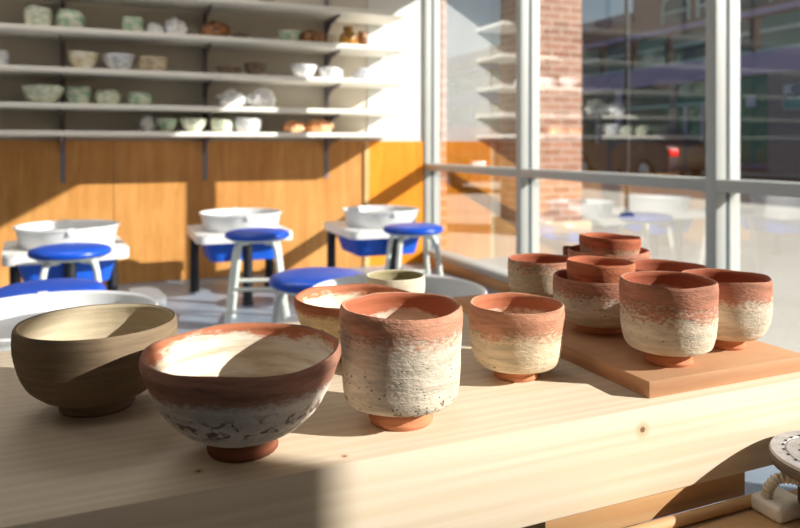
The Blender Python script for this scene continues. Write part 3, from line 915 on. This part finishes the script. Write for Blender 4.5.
# lowest shelf
shelf_blob(4, 139, 156, 113, 130, 'plastic', 'plastic_bag', 'thin clear plastic bag on the lowest shelf', 'bag')
shelf_pot(4, 155, 177, 118, 131, bowlP, 'green', 'pottery_bowl', 'grey-green bowl first on the lowest shelf', 'bowl', g5)
shelf_pot(4, 180, 207, 118, 131, bowlP, 'celadon', 'pottery_bowl', 'grey-green bowl on the lowest shelf in front of the metal standard', 'bowl', g5)
shelf_pot(4, 211, 233, 118, 131, cupP, 'celadon', 'pottery_cup', 'pale cup on the lowest shelf left of the bright white cup', 'cup', g5)
shelf_pot(4, 234, 262, 118, 132, cupP, 'white', 'pottery_cup', 'bright white-green cup on the lowest shelf', 'cup', g5)
shelf_blob(4, 281, 306, 119, 132, 'orange', 'wrapped_pot', 'orange clay lump in plastic on the lowest shelf', 'wrapped pot')
shelf_blob(4, 304, 334, 118, 132, 'orange', 'wrapped_pot', 'larger peach-coloured wrapped clay at the right of the lowest shelf', 'wrapped pot')

# ------------------------------------------------------------------ outside
ZG = -0.02
struct('sidewalk', bx(UW + 0.14, 9.0, -12, 40, ZG - .3, ZG), M['sidewalk'], 'bright concrete sidewalk outside the windows', smooth=False)
struct('road', bx(9.0, 19.6, -12, 60, ZG - .4, ZG - .12), M['asphalt'], 'dark asphalt street outside', smooth=False)
struct('sidewalk_far', bx(19.6, 26, 0, 60, ZG - .4, ZG), M['sidewalk'], 'sidewalk across the street', smooth=False)
b = bx(3.85, 4.46, 5.8, 6.37, 0.10, 6)
struct('brick_pier', b, M['brick'], 'square brick pier standing outside the second window', smooth=False)
struct('pier_base', bx(3.78, 4.53, 5.73, 6.44, ZG, 0.10, bev=0.01), M['concrete'], 'pale concrete block at the foot of the brick pier')
struct('brick_return', bx(2.31, 2.425, 4.8, 5.3, ZG, 6), M['brick'], 'narrow strip of brick wall beyond the corner mullion', smooth=False)

x, y = at_depth(627, 8.7)
pole = thing('street_pole', 'thin dark metal pole standing on the sidewalk', 'pole', (x, y, ZG))
link('pole', tube(bmesh.new(), [(0, 0, 0), (0, 0, 5.0)], 0.028, 12), M['black'], pole)
link('base', lathe(bmesh.new(), [(0, 0), (.09, 0), (.09, .03), (.04, .06), (0, .06)], 20), M['black'], pole)

def building():
    U0 = 20.0
    wallm = plain('shop_wall', srgb(176, 160, 160), 0.85, var=0.1, scale=2)
    band = plain('shop_fascia', srgb(206, 186, 222), 0.7, var=0.05, scale=1)
    bandd = plain('shop_cornice', srgb(140, 126, 150), 0.7, var=0.05)
    glassd = plain('shop_glass', srgb(62, 84, 86), 0.12, var=0.3, scale=1.2)
    green = plain('shop_glass_green', srgb(70, 140, 124), 0.15, var=0.3, scale=1.0)
    pale = plain('stone_trim', srgb(214, 234, 226), 0.7)
    lil = plain('lilac_paint', srgb(228, 210, 228), 0.7)
    brickd = brick_mat('shop_brick', srgb(176, 122, 108), srgb(150, 106, 96), srgb(180, 164, 158))
    root = thing('shop_building', 'long dark commercial building with mauve fascia across the street', 'building', (U0, 0, ZG))
    VA, VT, VZ = 9.0, 23.0, 44.0
    link('wall', bx(0.3, 4, VA, VZ, 0, 6.2), brickd, root, smooth=False)
    link('upper_wall', bx(0.3, 4, VA, VT, 6.2, 11), brickd, root, smooth=False)
    link('fascia', bx(0.0, 0.6, VA, VZ, 3.25, 3.98), band, root, smooth=False)
    link('cornice', bx(0.1, 0.6, VA, VZ, 5.25, 5.45), band, root, smooth=False)
    link('parapet', bx(0.05, 0.6, VT, VZ, 6.0, 6.4), bandd, root, smooth=False)
    link('string_course', bx(0.05, 0.6, VA, VT, 7.1, 7.3), bandd, root, smooth=False)
    # ground floor shop fronts
    v = VA + 0.2
    i = 0
    while v < VZ - 2:
        w = 2.0 + 0.7 * ((i * 7) % 3)
        fr = link('shop_front', bx(0.1, 0.35, v, v + w, 0.25, 3.2), green if i % 3 == 0 else glassd, root, smooth=False)
        link('transom', bx(0.02, 0.12, v, v + w, 2.35, 2.47), pale, fr, smooth=False)
        link('sill', bx(0.02, 0.2, v, v + w, 0.1, 0.5), bandd, fr, smooth=False)
        link('pilaster', bx(0.0, 0.5, v + w, v + w + 0.35, 0, 3.25), lil if i % 2 == 0 else wallm, root, smooth=False)
        if i % 2 == 1:
            link('door_frame', bx(-0.0, 0.1, v + w * .35, v + w * .35 + .1, 0.1, 2.4), lil, fr, smooth=False)
            link('door_frame', bx(-0.0, 0.1, v + w * .75, v + w * .75 + .1, 0.1, 2.4), lil, fr, smooth=False)
        v += w + 0.35
        i += 1
    link('column', bx(-0.08, 0.5, 14.2, 16.3, 0, 3.24), wallm, root, smooth=False)
    link('green_shop_window', bx(0.0, 0.3, 16.35, 17.9, 0.3, 3.2), green, root, smooth=False)
    # upper windows
    v = VA + 0.4
    i = 0
    while v < VZ - 2:
        wdw = link('upper_window', bx(0.2, 0.34, v, v + 1.5, 4.05, 5.15), glassd if i % 3 else green, root, smooth=False)
        link('window_sill', bx(0.05, 0.3, v - .1, v + 1.6, 3.99, 4.08), pale, wdw, smooth=False)
        link('window_bar', bx(0.12, 0.22, v, v + 1.5, 4.62, 4.74), pale, wdw, smooth=False)
        v += 1.95
        i += 1
    v = VA + 0.4
    while v < VT - 1.6:
        b = bmesh.new()
        n = 14
        poly = [(v, 5.6), (v + 1.3, 5.6)] + [(v + .65 + .65 * math.cos(PI * q / n), 6.15 + .6 * math.sin(PI * q / n)) for q in range(n + 1)]
        a = [b.verts.new((0.2, p[0], p[1])) for p in poly]
        c = [b.verts.new((0.4, p[0], p[1])) for p in poly]
        b.faces.new(a); b.faces.new(c[::-1])
        for q in range(len(poly)):
            b.faces.new((a[q], a[(q + 1) % len(poly)], c[(q + 1) % len(poly)], c[q]))
        wd = link('arched_window', b, glassd, root, smooth=False)
        pts = [(0.2, v, 5.6)] + [(0.2, v + .65 - .66 * math.cos(PI * q / n), 6.15 + .62 * math.sin(PI * q / n)) for q in range(n + 1)] + [(0.2, v + 1.3, 5.6)]
        link('arch_surround', tube(bmesh.new(), pts, 0.07, 6), pale, wd)
        link('window_bar', bx(0.1, 0.22, v, v + 1.3, 5.95, 6.05), pale, wd, smooth=False)
        v += 1.75
building()

def car(name, label, x, y, rz, col):
    root = thing(name, label, 'car', (x, y, ZG - 0.12), rz)
    paint = plain('car_paint', col, 0.25, 0.1, var=0.03)
    tint = plain('car_glass', srgb(20, 24, 28), 0.1)
    tyre = plain('tyre', srgb(22, 22, 24), 0.8)
    hubm = plain('hubcap', srgb(190, 194, 200), 0.35, 0.5)
    L = 2.1
    side = [(-2.1, .35), (-2.12, .62), (-1.95, .78), (-1.0, .92), (-0.35, 1.38), (0.9, 1.44), (1.75, 1.12), (2.05, .98), (2.12, .55), (2.08, .32)]
    b = bmesh.new()
    cols = []
    for yy, inset in ((-0.84, 0), (-0.80, 0.0), (0.80, 0.0), (0.84, 0)):
        row = []
        for (px, pz) in side:
            k = 0.86 if pz > 1.0 else 1.0
            q = 0.97 if abs(yy) > .82 else 1.0
            row.append(b.verts.new((px * q, yy * k, pz if abs(yy) < .82 else pz * 0.98)))
        cols.append(row)
    for r0, r1 in zip(cols, cols[1:]):
        for q in range(len(side)):
            b.faces.new((r0[q], r0[(q + 1) % len(side)], r1[(q + 1) % len(side)], r1[q]))
    b.faces.new(cols[0]); b.faces.new(cols[-1][::-1])
    link('body', b, paint, root, sharp=30)
    for sy in (-1, 1):
        g = bmesh.new()
        y0 = 0.79 * sy
        pts = [(-0.80, .96), (-0.28, 1.33), (0.85, 1.38), (1.55, 1.10), (1.5, 0.97)]
        a = [g.verts.new((p[0], y0 + (0.055 - 0.10 * (p[1] - .96)) * sy, p[1])) for p in pts]
        c = [g.verts.new((p[0], y0 - 0.12 * sy, p[1])) for p in pts]
        g.faces.new(a); g.faces.new(c[::-1])
        for q in range(len(pts)):
            g.faces.new((a[q], a[(q + 1) % len(pts)], c[(q + 1) % len(pts)], c[q]))
        link('side_window', g, tint, root, smooth=False)
        link('tail_light', bx(1.96, 2.13, sy * 0.66 - 0.14, sy * 0.66 + 0.19, 0.72, 0.92, bev=0.02), plain('tail_red', srgb(235, 20, 30), 0.3), root)
        link('head_light', bx(-2.12, -1.95, sy * 0.62 - 0.14, sy * 0.62 + 0.14, 0.6, 0.72, bev=0.02), plain('lamp_clear', srgb(220, 224, 230), 0.2), root)
        for wx in (-1.3, 1.28):
            wb = lathe(bmesh.new(), [(0, -.1), (.3, -.1), (.32, -.07), (.32, .07), (.3, .1), (0, .1)], 32)
            wh = link('wheel', wb, tyre, root)
            wh.location = (wx, sy * 0.78, 0.32); wh.rotation_euler = (PI / 2, 0, 0)
            hb = lathe(bmesh.new(), [(0, -.115), (.17, -.11), (.2, -.102), (.2, .102), (.17, .11), (0, .115)], 24)
            link('hubcap', hb, hubm, wh)
    return root
x, y = at_depth(636, 20.4)
car('parked_car', 'dark purple-black car with red tail light parked across the street', x, y, -PI / 2, srgb(44, 30, 46))
x, y = at_depth(455, 14.6)
car('parked_car', 'reddish-brown car parked beyond the first window bay', x, y, PI / 2, srgb(92, 44, 30))

# sign on the shop column, right edge
sg = thing('shop_sign', 'small white and teal sign on the mauve shop column across the street', 'sign', (19.86, 15.55, 1.98))
sign_dark = plain('sign_ink', srgb(84, 88, 110), 0.6)
link('board', bx(-0.05, 0.05, -0.72, 0.10, 0.0, 0.80), plain('sign_white', srgb(226, 230, 238), 0.6), sg, smooth=False)
link('teal_band', bx(-0.06, 0.0, -0.70, 0.06, 0.05, 0.36), plain('sign_teal', srgb(104, 170, 164), 0.6), sg, smooth=False)
wave = smooth_path([(-0.06, 0.06, 0.40), (-0.06, -0.12, 0.47), (-0.06, -0.30, 0.44), (-0.06, -0.50, 0.50), (-0.06, -0.70, 0.47)], 6)
link('wave_line', tube(bmesh.new(), wave, 0.04, 8), sign_dark, sg)
mark = smooth_path([(-0.06, -0.20, 0.62), (-0.06, -0.34, 0.74), (-0.06, -0.52, 0.70), (-0.06, -0.40, 0.60), (-0.06, -0.26, 0.58)], 6)
link('emblem', tube(bmesh.new(), mark, 0.03, 8), sign_dark, sg)
for zz in (0.13, 0.24):
    link('text_line', bx(-0.068, -0.05, -0.64, -0.06, zz, zz + 0.03), plain('sign_text', srgb(196, 216, 214), 0.6), sg, smooth=False)
nt_ = thing('paper_notice', 'white paper notice stuck on the green shop glass across the street', 'notice', (19.97, 16.98, 2.17))
link('sheet', bx(-0.01, 0.01, -0.2, 0.2, 0.0, 0.34), plain('paper', srgb(232, 226, 240), 0.8), nt_, smooth=False)

# ------------------------------------------------------------------ light
SR = 1.30
sdir = Vector((-1.0, 1.0 / SR, -0.58)).normalized()
sl = bpy.data.lights.new('sun', 'SUN')
sl.energy = 9.2
sl.angle = math.radians(0.53)
sl.color = (1.0, 0.95, 0.89)
so = bpy.data.objects.new('sun', sl)
C.objects.link(so)
so.rotation_euler = sdir.to_track_quat('-Z', 'Y').to_euler()
so.location = (6, -4, 6)

wd = bpy.data.worlds.new('world')
S.world = wd
wd.use_nodes = True
nt = wd.node_tree
nt.nodes.clear()
out = nt.nodes.new('ShaderNodeOutputWorld')
bg = nt.nodes.new('ShaderNodeBackground')
sky = nt.nodes.new('ShaderNodeTexSky')
sky.sky_type = 'NISHITA'
sky.sun_disc = False
sky.sun_elevation = math.asin(-sdir.z)
sky.sun_rotation = math.atan2(-sdir.x, -sdir.y)
nt.links.new(sky.outputs[0], bg.inputs[0])
bg.inputs[1].default_value = 0.085
nt.links.new(bg.outputs[0], out.inputs[0])

def fill_light(x, y, e):  # unseen area light added under the ceiling as interior fill, not a real fixture
    d = bpy.data.lights.new('fill_light', 'AREA')
    d.shape = 'RECTANGLE'; d.size = 1.6; d.size_y = 0.8
    d.energy = e
    d.color = (1.0, 0.95, 0.88)
    o = bpy.data.objects.new('fill_light', d)
    C.objects.link(o)
    o.location = (x, y, CEIL - 0.02)
for q in ((-0.2, 3.2, 22), (-0.6, 0.0, 4), (-2.6, 3.0, 18)):
    fill_light(q[0], q[1], q[2])

S.view_settings.view_transform = 'Standard'
S.view_settings.look = 'None'
S.view_settings.exposure = 0.0
S.cycles.use_denoising = True
